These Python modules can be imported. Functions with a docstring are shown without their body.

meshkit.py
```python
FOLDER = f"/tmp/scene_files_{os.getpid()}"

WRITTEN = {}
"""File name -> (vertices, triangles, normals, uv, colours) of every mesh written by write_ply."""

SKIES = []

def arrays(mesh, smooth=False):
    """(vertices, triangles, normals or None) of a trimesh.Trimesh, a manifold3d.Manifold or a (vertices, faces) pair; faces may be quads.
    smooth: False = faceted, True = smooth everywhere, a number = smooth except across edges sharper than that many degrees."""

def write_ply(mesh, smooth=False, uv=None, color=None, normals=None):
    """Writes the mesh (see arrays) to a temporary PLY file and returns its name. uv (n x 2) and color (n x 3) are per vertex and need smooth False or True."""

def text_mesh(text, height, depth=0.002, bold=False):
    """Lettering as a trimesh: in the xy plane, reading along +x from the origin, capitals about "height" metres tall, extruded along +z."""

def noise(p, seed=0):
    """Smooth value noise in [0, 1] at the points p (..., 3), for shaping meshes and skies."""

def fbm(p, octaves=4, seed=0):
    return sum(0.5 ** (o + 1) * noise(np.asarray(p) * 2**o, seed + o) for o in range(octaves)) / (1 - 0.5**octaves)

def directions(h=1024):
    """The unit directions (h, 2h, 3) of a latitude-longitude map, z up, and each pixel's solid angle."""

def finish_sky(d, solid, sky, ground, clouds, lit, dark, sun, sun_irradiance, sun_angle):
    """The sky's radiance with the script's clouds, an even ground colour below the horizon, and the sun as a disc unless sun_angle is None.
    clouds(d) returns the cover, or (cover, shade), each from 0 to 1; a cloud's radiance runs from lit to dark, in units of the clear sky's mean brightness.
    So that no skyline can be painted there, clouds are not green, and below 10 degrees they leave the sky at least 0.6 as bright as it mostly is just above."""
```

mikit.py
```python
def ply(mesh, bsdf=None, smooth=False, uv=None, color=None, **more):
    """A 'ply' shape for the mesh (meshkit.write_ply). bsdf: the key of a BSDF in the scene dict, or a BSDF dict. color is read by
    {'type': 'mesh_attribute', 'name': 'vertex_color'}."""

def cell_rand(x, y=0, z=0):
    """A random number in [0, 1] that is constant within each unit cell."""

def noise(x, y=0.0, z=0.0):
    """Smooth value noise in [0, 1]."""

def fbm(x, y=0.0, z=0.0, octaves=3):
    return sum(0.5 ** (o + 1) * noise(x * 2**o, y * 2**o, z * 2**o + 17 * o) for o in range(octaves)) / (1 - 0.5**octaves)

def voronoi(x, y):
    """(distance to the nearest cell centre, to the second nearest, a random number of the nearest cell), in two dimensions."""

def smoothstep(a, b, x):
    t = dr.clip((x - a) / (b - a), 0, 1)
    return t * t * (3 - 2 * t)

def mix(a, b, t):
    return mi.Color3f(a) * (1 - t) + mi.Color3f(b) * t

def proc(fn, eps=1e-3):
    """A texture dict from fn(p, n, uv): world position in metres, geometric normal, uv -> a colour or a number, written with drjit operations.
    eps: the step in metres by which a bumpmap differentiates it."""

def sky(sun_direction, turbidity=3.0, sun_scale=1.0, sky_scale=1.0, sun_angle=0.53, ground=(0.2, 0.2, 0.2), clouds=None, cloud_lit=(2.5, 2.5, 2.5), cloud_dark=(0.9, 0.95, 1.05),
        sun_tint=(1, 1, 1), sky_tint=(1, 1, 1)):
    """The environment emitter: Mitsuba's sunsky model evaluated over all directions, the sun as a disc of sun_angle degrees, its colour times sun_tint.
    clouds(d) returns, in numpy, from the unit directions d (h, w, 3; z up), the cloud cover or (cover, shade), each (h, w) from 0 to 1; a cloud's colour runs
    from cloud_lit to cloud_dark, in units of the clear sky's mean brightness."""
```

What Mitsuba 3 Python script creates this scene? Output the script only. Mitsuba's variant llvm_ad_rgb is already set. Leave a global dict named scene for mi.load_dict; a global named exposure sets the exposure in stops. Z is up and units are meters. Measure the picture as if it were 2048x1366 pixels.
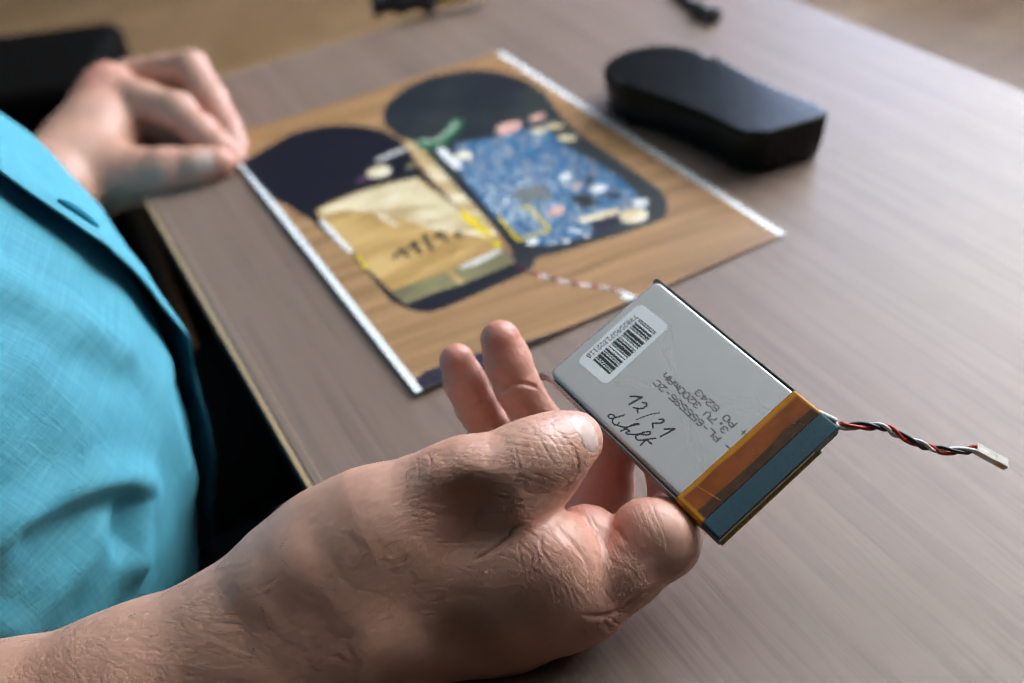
import math, numpy as np, trimesh, mitsuba as mi, drjit as dr, shapely, mikit, meshkit
from shapely.geometry import Polygon, LineString
from mikit import noise, fbm, voronoi, smoothstep, mix
from scipy.spatial import cKDTree
T = mi.ScalarTransform4f
scene, labels = {}, {}
MM = 0.001

# ---------------------------------------------------------------- camera, light, exposure
exposure = 0.27
EYE, FWD, UP = (-0.10042,-0.31299,0.29139), (0.33431,0.6989,-0.63227), (0.37621,0.51614,0.76946)
scene['camera'] = {'type': 'thinlens', 'fov': 54.43, 'fov_axis': 'x', 'aperture_radius': 0.0034, 'focus_distance': 0.326,
                   'near_clip': 0.02, 'far_clip': 50.0,
                   'to_world': T().look_at(origin=list(EYE), target=[EYE[i] + FWD[i] for i in range(3)], up=list(UP))}
# dim light of the room (walls and ceiling), and two tall daylight windows beyond the right side of the desk
scene['room_light'] = {'type': 'constant', 'radiance': {'type': 'rgb', 'value': [0.006, 0.006, 0.0063]}}
CEILING_FILL_L = [0.14, 0.145, 0.155]
WINDOW_L, WINDOW_FAR_L = [10.4, 10.6, 10.8], [4.9, 6.1, 9.0]

# ---------------------------------------------------------------- helpers
def S(r, g, b, k=1.0):
    """sRGB 0-255 -> linear reflectance."""
    c = np.array([r, g, b]) / 255.0
    return tuple(float(x) for x in np.where(c < 0.04045, c / 12.92, ((c + 0.055) / 1.055) ** 2.4) * k)

def rgb(c):
    return {'type': 'rgb', 'value': [float(x) for x in c]}

def pbr(key, color, rough=0.5, spec=0.5, bump=None, bump_scale=1.0, **more):
    d = {'type': 'principled', 'base_color': color if isinstance(color, dict) else rgb(color),
         'roughness': rough if isinstance(rough, dict) else float(rough), 'specular': float(spec), **more}
    if bump is not None:
        d = {'type': 'bumpmap', 'arbitrary': bump, 'scale': float(bump_scale), 'bsdf': d}
    scene[key] = {'type': 'twosided', 'bsdf': d}
    return key

def tag(key, label=None, category=None, group=None, kind=None):
    labels[key] = {k: v for k, v in dict(label=label, category=category, group=group, kind=kind).items() if v}

def put(key, mesh, bsdf, smooth=False, **more):
    n, k = 0, key
    while k in scene:
        n += 1; k = '%s_%03d' % (key, n)
    scene[k] = mikit.ply(mesh, bsdf, smooth, **more)
    return k

def flat(poly, z, h=0.00004):
    """A thin flat sheet: shapely polygon in mm -> mesh in metres, its top at height z + h (metres)."""
    if poly.geom_type != 'Polygon':
        return trimesh.util.concatenate([flat(g, z, h) for g in poly.geoms if g.area > 1e-6])
    m = trimesh.creation.extrude_polygon(poly, h * 1000, engine='earcut')
    m.apply_translation([0, 0, z * 1000])
    m.apply_scale(MM)
    return m

def loft(rings, close_ends=True):
    """rings: (n, m, 3) -> closed mesh through the rings."""
    R = np.asarray(rings, float); n, m = R.shape[:2]
    v = R.reshape(-1, 3); f = []
    i, j = np.meshgrid(np.arange(n - 1), np.arange(m), indexing='ij')
    a, b = i * m + j, i * m + (j + 1) % m
    q = np.stack([a, b, b + m, a + m], -1).reshape(-1, 4)
    f = np.vstack([q[:, [0, 1, 2]], q[:, [0, 2, 3]]])
    if close_ends:
        v = np.vstack([v, R[0].mean(0), R[-1].mean(0)])
        k = np.arange(m)
        f = np.vstack([f, np.stack([(k + 1) % m, k, k * 0 + n * m], 1), np.stack([k + (n - 1) * m, (k + 1) % m + (n - 1) * m, k * 0 + n * m + 1], 1)])
    return trimesh.Trimesh(v, f, process=False)

def curve(points, n):
    """Catmull-Rom through the points, n samples."""
    p = np.asarray(points, float)
    p = np.vstack([2 * p[0] - p[1], p, 2 * p[-1] - p[-2]])
    t = np.linspace(0, len(p) - 3 - 1e-9, n); i = t.astype(int); u = (t - i)[:, None]
    a, b, c, d = p[i], p[i + 1], p[i + 2], p[i + 3]
    return 0.5 * (2 * b + (c - a) * u + (2 * a - 5 * b + 4 * c - d) * u ** 2 + (3 * b - a - 3 * c + d) * u ** 3)

def tube(points, radii, sides=10):
    p = np.asarray(points, float); r = np.broadcast_to(radii, (len(p),))
    t = np.gradient(p, axis=0); t /= np.linalg.norm(t, axis=1, keepdims=True)
    a = np.cross(t[0], [0.3, 0.2, 0.93]); rings = []
    for k in range(len(p)):
        a = a - t[k] * (a @ t[k]); a /= np.linalg.norm(a); b = np.cross(t[k], a)
        w = np.arange(sides) * 2 * np.pi / sides
        rings.append(p[k] + r[k] * (np.cos(w)[:, None] * a + np.sin(w)[:, None] * b))
    return loft(rings)

def rounded_box(size, r, seg=4):
    """Box centred on the origin with rounded edges."""
    m = trimesh.creation.icosphere(subdivisions=seg, radius=1.0)
    h = np.asarray(size, float) / 2 - r
    v = np.asarray(m.vertices)
    return trimesh.Trimesh(v * r + np.sign(v) * h * (np.abs(v) > 1e-9), m.faces, process=False)

def ring_of(poly, n):
    """n points evenly along the outline, counter-clockwise, with outward normals."""
    c = np.asarray(shapely.geometry.polygon.orient(poly).exterior.coords)[:-1]
    ln = LineString(np.vstack([c, c[:1]])); s = np.arange(n) / n * ln.length
    p = np.array([ln.interpolate(x).coords[0] for x in s])
    t = np.roll(p, -1, 0) - np.roll(p, 1, 0); t /= np.linalg.norm(t, axis=1, keepdims=True)
    return p, np.stack([t[:, 1], -t[:, 0]], 1)

# ---------------------------------------------------------------- the window that lights the desk
pbr('window_white', S(225, 225, 222), 0.4)
def window(key, y0, y1, z0, z1, L, label, wx):
    fr = []
    for (a, b, c, d) in [(y0 - .08, y1 + .08, z1, z1 + .08), (y0 - .08, y1 + .08, z0 - .08, z0), (y0 - .08, y0, z0, z1), (y1, y1 + .08, z0, z1)]:
        m = trimesh.creation.box([.07, b - a - .002, d - c - .002]); m.apply_translation([wx, (a + b) / 2, (c + d) / 2]); fr.append(m)
    put(key + '__frame', trimesh.util.concatenate(fr), 'window_white')
    v = np.array([[wx, y0, z0], [wx, y1, z0], [wx, y1, z1], [wx, y0, z1]])
    put(key + '__pane', trimesh.Trimesh(v, [[0, 2, 1], [0, 3, 2]], process=False), 'window_white', emitter={'type': 'area', 'radiance': rgb(L)})
    tag(key, label, 'window')
window('window_001', -.45, 1.0, .5, 3.15, WINDOW_L, 'brighter tall daylight window straight beyond the right side of the desk', 1.75)
window('window', 0.95, 2.6, .1, 3.6, WINDOW_FAR_L, 'dimmer daylight window beyond the far right side of the desk', 2.75)
cl = trimesh.Trimesh([[-.3, -.7, 1.75], [2.3, -.7, 1.75], [2.3, 2.2, 1.75], [-.3, 2.2, 1.75]], [[0, 2, 1], [0, 3, 2]], process=False)
put('ceiling_bounce_fill', cl, 'window_white', emitter={'type': 'area', 'radiance': rgb(CEILING_FILL_L)})  # added unseen emitter, stands in for daylight bounced off the ceiling
tag('ceiling_bounce_fill', 'added glowing panel above the desk standing in for daylight off the ceiling', 'fill light')

# ---------------------------------------------------------------- floor of oak parquet
def oak(p, n, uv):
    x, y = p.x, p.y
    g = fbm(x * 3.0, y * 40.0, 3.0, 3)
    k = mikit.cell_rand(dr.floor(y / 0.09), dr.floor(x / 0.62 + mikit.cell_rand(dr.floor(y / 0.09), 3, 1)), 7)
    return mix((.235, .130, .054), (.40, .240, .110), g * 0.65 + k * 0.45)
pbr('oak', mikit.proc(oak), 0.42)
pbr('floor_gap', (.05, .035, .02), 0.9)
put('floor', flat(Polygon([(-2600, -2600), (4200, -2600), (4200, 6200), (-2600, 6200)]), -0.7465, 0.02), 'floor_gap')
tag('floor', 'brown oak parquet floor behind and beyond the desk', kind='structure')
# boards laid one by one where the picture shows the floor, joints recessed
ca, sa = math.cos(math.radians(-8.0)), math.sin(math.radians(-8.0))
board_meshes = []
far = []
for r in range(-14, 60):
    for q in range(-4, 9):
        L, W = 0.62, 0.092
        x0 = q * L + (r * 0.37 % 1.0) * L - 0.6; y0 = r * W + 0.2
        cx, cy = x0 + L / 2, y0 + W / 2
        X, Y = ca * cx - sa * cy, sa * cx + ca * cy
        b = trimesh.creation.box([L - .0025, W - .0025, .010]); 
        b.vertices[b.vertices[:, 2] > 0, :2] *= 0.997
        b.apply_transform(trimesh.transformations.rotation_matrix(math.radians(-8.0), [0, 0, 1])); b.apply_translation([X, Y, -.7215])
        if (-0.9 < X < 0.75 and 1.3 < Y < 3.6) or (0.7 < X < 2.3 and 0.1 < Y < 1.6): board_meshes.append(b)
        else: far.append(b)
for b in board_meshes[:290]:
    put('floor__board', b, 'oak')
far += board_meshes[290:]
k = put('floor__outer_boards', trimesh.util.concatenate(far), 'oak'); tag(k, kind='stuff')

# ---------------------------------------------------------------- desk
def grain_h(p):
    x, y = p.x, p.y
    w = x + 0.0012 * noise(x * 60., y * 9., 5.) + 0.0030 * noise(x * 9., y * 2.5, 1.)
    streak = noise(w * 430., y * 13., 2.0)
    fine = noise(w * 1700., y * 60., 9.0)
    band = fbm(w * 130., y * 1.6, 4.0, 3)
    return streak, fine, band
def walnut(p, n, uv):
    s, f, b = grain_h(p)
    c = mix((.170, .115, .088), (.194, .136, .107), smoothstep(.2, .8, b))
    pore = smoothstep(.58, .86, s) * .25 + smoothstep(.5, .9, f) * .16
    return c * (1 - pore * .55)
def walnut_bump(p, n, uv):
    s, f, b = grain_h(p)
    return -(smoothstep(.6, .9, s) * .4 + f * .5)
pbr('walnut', mikit.proc(walnut), 0.50, 0.72, mikit.proc(walnut_bump, 2e-4), 0.00004)
pbr('light_edge', S(172, 148, 116), 0.45)
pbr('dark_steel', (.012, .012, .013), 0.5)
TX0, TX1, TY0, TY1 = -0.0595, 0.4245, -0.62, 0.4
prof = []
pl = shapely.box(TX0 + .0012, TY0, TX1, TY1)
top_p, top_n = ring_of(Polygon([(TX0 + .0022, TY0), (TX1, TY0), (TX1, TY1), (TX0 + .0022, TY1)]), 640)
rings = []
for z, off in ((-.0185, 0), (-.0012, 0), (-.0004, .0002), (0., .0009)):
    rings.append(np.c_[top_p - top_n * off, np.full(len(top_p), z)])
put('desk', loft(rings), 'walnut', 20)
# light edge strip along the sitter's side, standing 0.4 mm lower than the top, and the back edge
for (x0, x1, y0, y1) in ((TX0, TX0 + .0021, TY0, TY1), (TX0, TX1, TY1, TY1 + .002)):
    b = trimesh.creation.box([x1 - x0 - .0001, y1 - y0 - .0001, .0028]); b.apply_translation([(x0 + x1) / 2, (y0 + y1) / 2, -.0018])
    put('desk__edge_strip', b, 'light_edge')
    b = trimesh.creation.box([x1 - x0 - .0006, y1 - y0 - .0006, .0150]); b.apply_translation([(x0 + x1) / 2, (y0 + y1) / 2, -.01075])
    put('desk__dark_edge', b, 'dark_steel')
# the fine groove that runs along the edge of the top
pbr('groove', (.30, .22, .16), 0.4)
b = trimesh.creation.box([.0006, TY1 - TY0 - .004, .0002]); b.apply_translation([TX0 + .0062, (TY0 + TY1) / 2, .00006])
put('desk__edge_line', b, 'groove')
for x in (TX0 + .06, TX1 - .04):
    for y in (TY0 + .05, TY1 - .05):
        b = trimesh.creation.box([.04, .04, .69]); b.apply_translation([x, y, -.0187 - .345 - .001]); put('desk__leg', b, 'dark_steel')
b = trimesh.creation.box([.43, .09, .68]); b.apply_translation([.158, .348, -.362]); put('desk__added_shade_panel', b, 'dark_steel')  # added black block, stands in for the shaded floor under the desk
tag('desk', 'wood-grain desk top with a pale edge strip under the printed photograph', 'desk')

# ---------------------------------------------------------------- the printed photograph
ZP = 0.0002
paper_z = lambda i: ZP + 0.00022 + i * 0.00005
pbr('paper_white', S(232, 236, 240), 0.35, 0.4)
GLOSS = 0.32
def wood_print(p, n, uv):
    x, y = p.x, p.y
    w = y + 0.10 * x + 0.004 * noise(x * 30., y * 30., 3.)
    g = fbm(w * 190., x * 7., 1., 4)
    g2 = noise(w * 700., x * 18., 5.)
    return mix((.285, .160, .074), (.40, .236, .115), smoothstep(.2, .8, g)) * (0.86 + .28 * g2)
pbr('printed_wood', mikit.proc(wood_print), GLOSS, 0.28)
def ink(key, r, g, b, k=1.0):
    return pbr('ink_' + key, S(r, g, b, k), GLOSS, 0.28)
for a in [('navy', 25, 27, 37), ('charcoal', 40, 45, 50), ('kraft', 184, 148, 92), ('olive', 122, 116, 84), ('cream', 222, 208, 172), ('silver', 200, 200, 196), ('white', 228, 230, 232),
          ('yellow', 226, 200, 30), ('black', 42, 32, 30), ('blue', 50, 96, 136), ('chip', 112, 118, 118), ('green', 40, 104, 74), ('pale_green', 150, 168, 150), ('pink', 214, 170, 158), ('pale', 206, 190, 158), ('dusk', 44, 40, 56), ('red', 168, 40, 42), ('purple', 100, 66, 104)]:
    ink(*a)
def soft_print(a, b, fx, fy, rot):
    c_, s_ = math.cos(rot), math.sin(rot)
    return mikit.proc(lambda p, n, uv: mix(a, b, smoothstep(.25, .78, fbm((p.x * c_ + p.y * s_) * fx, (p.y * c_ - p.x * s_) * fy, 2., 4))))
pbr('ink_kraft', soft_print(S(170, 134, 80), S(204, 170, 112), 26., 110., .15), GLOSS, .28)
pbr('ink_pale', soft_print(S(176, 150, 104), S(226, 212, 178), 40., 130., -.5), GLOSS, .28)
pbr('ink_cream', soft_print(S(206, 188, 148), S(232, 224, 200), 60., 60., .2), GLOSS, .28)
pbr('ink_olive', soft_print(S(104, 100, 74), S(140, 132, 96), 30., 90., .15), GLOSS, .28)
pbr('ink_charcoal', soft_print(S(34, 38, 46), S(50, 56, 56), 16., 22., .3), GLOSS, .28)
sheet = Polygon([(0, 0), (210, 0), (210, 297), (0, 297)])
put('printed_photograph', flat(sheet, ZP, .00022), 'paper_white')
tag('printed_photograph', 'large printed photograph of an opened black device lying flat on the desk', 'printed photograph')
def printed(name, poly, layer, bsdf, label=None):
    k = put('printed_photograph__' + name, flat(poly.intersection(sheet).buffer(0) if layer else poly, paper_z(layer)), bsdf)
    if label: tag(k, label)
def P(pts): return Polygon(pts).buffer(0)
def smoothp(pts, r=1.2): return P(pts).buffer(r).buffer(-2 * r).buffer(r)
def blob(c, a, b, deg):
    return shapely.affinity.translate(shapely.affinity.rotate(shapely.affinity.scale(shapely.Point(0, 0).buffer(1.0), a, b), deg, origin=(0, 0)), *c)
import shapely.affinity
inner = shapely.box(3.6, 0, 205.4, 297)
printed('wood_background', inner, 1, 'printed_wood', 'brown wood table shown in the printed photograph')
printed('dark_floor_strip', P([(-6.5,3.3),(9.9,10.9),(35.5,7.8),(60.5,1.9),(94.5,-1.6),(138.4,-2.1),(166.7,-1.0),(159.3,-10.1),(-3.3,-6.8)] ).intersection(inner), 2, 'ink_dusk')
printed('device_pale_gap', smoothp([(97.3,221.6),(93.9,206.4),(89.0,167.8),(85.6,120.3),(85.7,90.1),(90.5,86.3),(95.1,107.2),(98.5,141.4),(101.5,177.3),(102.1,209.2)], .4), 2, 'ink_pale')  # pale cream strip printed between the two device halves
left_dev = [(5.4,257.3),(22.4,264.8),(40.0,272.6),(54.9,271.7),(65.4,267.4),(71.9,263.0),(77.9,257.7),(82.9,252.3),(91.1,235.9),(93.9,219.6),(91.8,201.1),(89.5,187.0),(87.1,164.0),(86.4,125.3),(87.7,102.0),(86.9,79.8),(87.8,64.1),(89.9,52.9),(86.7,48.9),(77.7,51.0)] + [(82.8,49.7),(53.8,48.2),(38.0,47.6),(31.2,48.8),(26.9,52.3),(22.3,59.3),(19.0,69.5),(19.3,86.7),(19.3,101.2),(18.8,118.0),(17.3,135.0),(14.7,153.5),(13.3,167.4)] + [(10.8,174.8),(8.3,187.5),(5.5,194.7),(3.8,200.0),(1.6,260.3)]
printed('device_back_half', smoothp(left_dev, .8), 3, 'ink_navy', 'printed dark blue device half that holds the battery')
right_dev = [(98.7,257.4),(104.8,268.4),(115.3,277.7),(130.9,287.5),(149.7,291.5),(170.3,286.8),(179.0,281.4),(186.7,274.0),(193.7,261.7),(198.7,242.3),(198.5,226.5)] + [(198.8,218.5),(189.6,184.9),(186.2,162.0),(185.8,128.6),(185.6,97.7),(184.9,75.3),(182.4,64.3),(177.3,55.8),(170.4,48.9),(160.2,48.3),(142.3,50.0),(116.9,53.8),(104.4,55.7),(99.4,57.8),(94.9,57.1),(89.9,51.0),(85.0,54.7),(90.2,76.0),(94.0,109.4),(96.3,149.8),(99.3,187.4),(100.8,207.6)] + [(95.1,222.2),(94.0,235.5),(95.2,247.3)]
printed('device_front_half', smoothp(right_dev, .8), 4, 'ink_charcoal', 'printed dark device half with the blue circuit board')
# printed battery
printed('printed_battery', P([(19.6,172.8),(26.7,175.5),(45.0,177.4),(65.5,175.3),(82.4,170.8),(85.8,125.5),(87.3,89.3),(86.4,75.5),(85.5,60.5),(56.8,59.8),(38.8,61.6),(23.9,61.4),(22.4,75.0),(19.7,117.3),(18.0,163.8)]), 4, 'ink_kraft')
printed('printed_battery_end', P([(22.6,75.4),(51.8,74.9),(85.9,75.3),(85.3,60.2),(56.6,59.4),(38.7,61.5),(24.1,61.2)]), 5, 'ink_olive')
printed('printed_battery_cover', smoothp([(21.3,172.3),(44.5,176.2),(65.0,174.1),(82.1,170.2),(81.4,162.7),(85.5,125.0),(84.4,112.2),(84.8,88.5),(76.9,98.0),(71.4,108.3),(62.0,122.5),(54.4,135.5),(41.0,151.7),(34.1,163.0),(21.0,164.4)], .5), 5, 'ink_pale')
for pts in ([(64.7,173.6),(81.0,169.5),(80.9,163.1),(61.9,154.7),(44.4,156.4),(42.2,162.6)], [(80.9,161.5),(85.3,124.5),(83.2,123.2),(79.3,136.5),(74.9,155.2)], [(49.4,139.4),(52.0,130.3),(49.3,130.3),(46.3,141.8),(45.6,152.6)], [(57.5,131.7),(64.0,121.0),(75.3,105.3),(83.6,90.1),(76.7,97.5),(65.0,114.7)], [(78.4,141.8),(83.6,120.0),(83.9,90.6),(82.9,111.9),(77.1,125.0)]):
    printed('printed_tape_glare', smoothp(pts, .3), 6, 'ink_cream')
printed('printed_silver_stripe', P([(59.9,74.3),(71.6,75.4),(84.5,75.7),(84.6,72.4),(68.7,70.0),(60.4,71.5)]), 6, 'ink_silver')
printed('printed_fold_line', P([(55.4,97.2),(54.8,75.7),(56.3,60.1),(53.2,60.1),(52.5,75.0),(54.2,96.2)]), 6, 'ink_kraft')
for pts in ([(84.9,121.8),(87.2,120.8),(88.3,106.4),(88.0,90.1),(85.3,88.2),(83.6,100.3),(82.9,113.3)], [(85.7,83.9),(88.3,82.6),(87.2,78.8),(84.8,77.4),(83.9,80.7)], [(20.5,116.7),(21.5,115.3),(20.7,100.1),(19.5,101.7)]):
    printed('printed_yellow_tape', P(pts), 7, 'ink_yellow')
printed('printed_white_strip', P([(16.6,159.2),(19.4,161.3),(20.2,142.3),(20.7,120.4),(18.4,119.6),(17.1,137.8)]), 7, 'ink_white')
for st in ([(36.4,102.1),(43.1,106.7),(42.4,99.4)], [(46.7,104.5),(50.9,108.6),(48.8,97.8)], [(58.1,111.7),(57.0,104.6),(55.7,97.1)], [(61.6,105.0),(66.0,108.4),(66.0,99.7)], [(71.8,101.2),(74.3,102.0),(73.3,99.4)]):
    printed('printed_handwriting', LineString(st).buffer(1.25), 8, 'ink_black')
printed('printed_cream_button', blob([(66.8,190.8)][0], 7.5, 7, 20), 4, 'ink_cream')
printed('printed_purple_lead', LineString([(53.2,188.4),(58.8,189.6)]).buffer(2.0), 4, 'ink_purple')
printed('printed_silver_pin', LineString([(73.2,204.7),(82.7,206.2),(89.7,206.3)]).buffer(2.2), 4, 'ink_silver')
printed('printed_silver_pin', blob([(85.1,185.0)][0], 3.5, 2.4, 30), 4, 'ink_olive')
# printed circuit board with its components
pcb = P([(118.6,193.1),(139.0,186.1),(160.9,183.0),(174.8,179.0),(169.9,153.4),(173.6,126.1),(175.1,97.5),(172.2,75.3),(168.6,62.6),(159.4,51.1),(148.6,57.7),(131.1,58.6),(106.7,62.4),(99.7,70.4),(97.7,107.5),(102.6,146.9),(106.4,165.6)])
printed('printed_circuit_board', pcb, 5, 'ink_blue', 'printed blue circuit board crowded with parts')
rng = np.random.default_rng(5)
px0, py0, px1, py1 = pcb.bounds
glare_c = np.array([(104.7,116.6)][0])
mv, mc = [], []
pal = [S(84, 134, 172), S(34, 70, 112), S(150, 172, 192), S(122, 140, 158), S(206, 210, 210), S(168, 180, 188), S(186, 182, 170), S(46, 132, 172), S(40, 84, 110), S(186, 160, 120)]
while len(mv) < 1000:
    c = rng.uniform((px0, py0), (px1, py1)); w, h = rng.uniform(.9, 3.0), rng.uniform(.8, 2.2)
    if rng.random() < .5: w, h = h, w
    q = shapely.affinity.rotate(shapely.box(c[0] - w / 2, c[1] - h / 2, c[0] + w / 2, c[1] + h / 2), -2 + 2 * rng.standard_normal(), origin='center')
    if not pcb.buffer(-.5).contains(q): continue
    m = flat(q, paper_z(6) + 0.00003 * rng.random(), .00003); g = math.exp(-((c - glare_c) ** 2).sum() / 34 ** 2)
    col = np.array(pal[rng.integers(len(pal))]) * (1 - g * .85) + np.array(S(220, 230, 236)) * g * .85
    mv.append(m); mc.append(np.tile(col, (len(m.vertices), 1)))
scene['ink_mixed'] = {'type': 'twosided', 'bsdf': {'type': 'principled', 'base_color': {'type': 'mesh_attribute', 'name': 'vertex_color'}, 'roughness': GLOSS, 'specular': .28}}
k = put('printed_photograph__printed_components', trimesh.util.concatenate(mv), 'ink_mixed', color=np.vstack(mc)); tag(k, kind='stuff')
for pts, b in (([(117.7,122.5),(135.3,118.8),(134.5,102.1),(116.6,107.2)], 'ink_chip'), ([(140.7,97.2),(151.2,95.0),(150.6,80.6),(139.9,82.2)], 'ink_charcoal'), ([(159.1,110.3),(163.4,109.0),(160.2,101.1),(156.0,102.4)], 'ink_charcoal'), ([(136.8,68.6),(152.3,65.9),(148.6,57.7),(131.5,59.1)], 'ink_dusk'), ([(157.0,87.3),(165.3,84.8),(164.1,78.7),(157.0,81.4)], 'ink_dusk')):
    printed('printed_chip', P(pts), 8, b)
printed('printed_yellow_frame', LineString([(99.6,104.1),(96.4,76.4),(115.1,75.4),(117.7,102.5),(111.9,104.1)]).buffer(.8, cap_style='flat', join_style='mitre'), 8, 'ink_yellow')
for c, a, b, d, i in [((155.3,190.2),9.5,6.5,15,'pink'),((176.4,190.7),6,4,15,'pink'),((168.0,174.6),5,4.5,0,'cream'),((178.8,173.9),6,4,-50,'cream'),((176.7,155.8),6,4.2,-50,'cream'),((115.5,176.1),6,5,0,'cream'),((158.0,59.9),8,7,0,'cream'),((168.5,68.4),4.5,3.6,0,'white'),((158.6,94.1),4.8,3.5,0,'white'),((127.7,88.8),5,4,20,'pink'),((151.5,117.5),4,3.4,0,'white'),((150.6,104.1),2.6,2.2,0,'pink'),((124.8,68.4),1.8,1.8,0,'white'),((126.4,64.3),1.7,1.7,0,'white'),((127.4,58.8),1.7,1.7,0,'white'),((115.8,60.7),1.8,1.8,0,'white'),((101.6,70.7),3.5,2.6,0,'white')]:
    printed('printed_part', blob(c, a, b, d), 8, 'ink_' + i)
printed('printed_connector_bar', LineString([(134.5,72.3),(152.4,69.6)]).buffer(3.0), 9, 'ink_cream')
printed('printed_white_wire', LineString([(108.5,191.7),(107.0,176.5),(106.8,165.4)]).buffer(2.6), 9, 'ink_white')
printed('printed_green_wire', LineString(curve([(102.2,204.0),(107.4,199.8),(116.9,204.2),(126.8,211.2),(132.9,217.8)], 20)).buffer(4.2), 6, 'ink_green')
printed('printed_green_wire', LineString(curve([(104.0,209.9),(109.8,204.7),(118.7,207.8),(128.2,213.9),(131.7,217.5)], 20)).buffer(1.8), 7, 'ink_pale_green')
wire = curve([(85.1,55.8),(88.9,44.9),(95.3,33.8),(103.1,23.3),(110.8,15.0),(115.3,6.7)], 60)
for k, c in enumerate(('red', 'white', 'black')):
    for j in range(6):
        a = int((j * 3 + k) * 60 / 18); seg = wire[a:min(a + 6, 60)]
        if len(seg) > 1:
            printed('printed_twisted_wire', LineString(seg + np.array([0.0, (1 - k) * .5])).buffer(1.15), 3, 'ink_' + c)
printed('printed_plug', LineString([(113.6,5.9),(115.5,-0.4)]).buffer(2.4, cap_style='flat'), 5, 'ink_white')

# the sheet is not quite flat: its left edge stands a little off the desk
for k in [k for k in scene if k.startswith('printed_photograph')]:
    d = scene[k]; d['to_world'] = T([[1, 0, 0, 0], [0, 1, 0, 0], [-.0095, 0, 1, .0026], [0, 0, 0, 1]])

# ---------------------------------------------------------------- the black device on the desk
def plastic_bump(p, n, uv): return noise(p.x * 2600., p.y * 2600., p.z * 2600.)
pbr('black_plastic', (.005, .0062, .0064), 0.27, 0.16, mikit.proc(plastic_bump, 2e-4), 0.00003)
pbr('black_recess', (.004, .004, .004), 0.6, .3)
head = shapely.Point(247.3, 160.3).buffer(33.8, quad_segs=32)
body = Polygon([(214.5, 151), (219.5, 130), (224, 110), (227.5, 88), (228.0, 70), (229.2, 60.5), (238.8, 50.5), (268, 46), (276.5, 45.6), (281.5, 49.8), (283.6, 60), (280.2, 84), (279.4, 108), (281.6, 147.5), (214.5, 154)])
body = body.buffer(1.5).buffer(-3).buffer(1.5)
def device_shell(poly, prof, n=420):
    p, nn = ring_of(poly, n)
    return loft([np.c_[p - nn * o, np.full(n, z)] * MM for z, o in prof])
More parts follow.
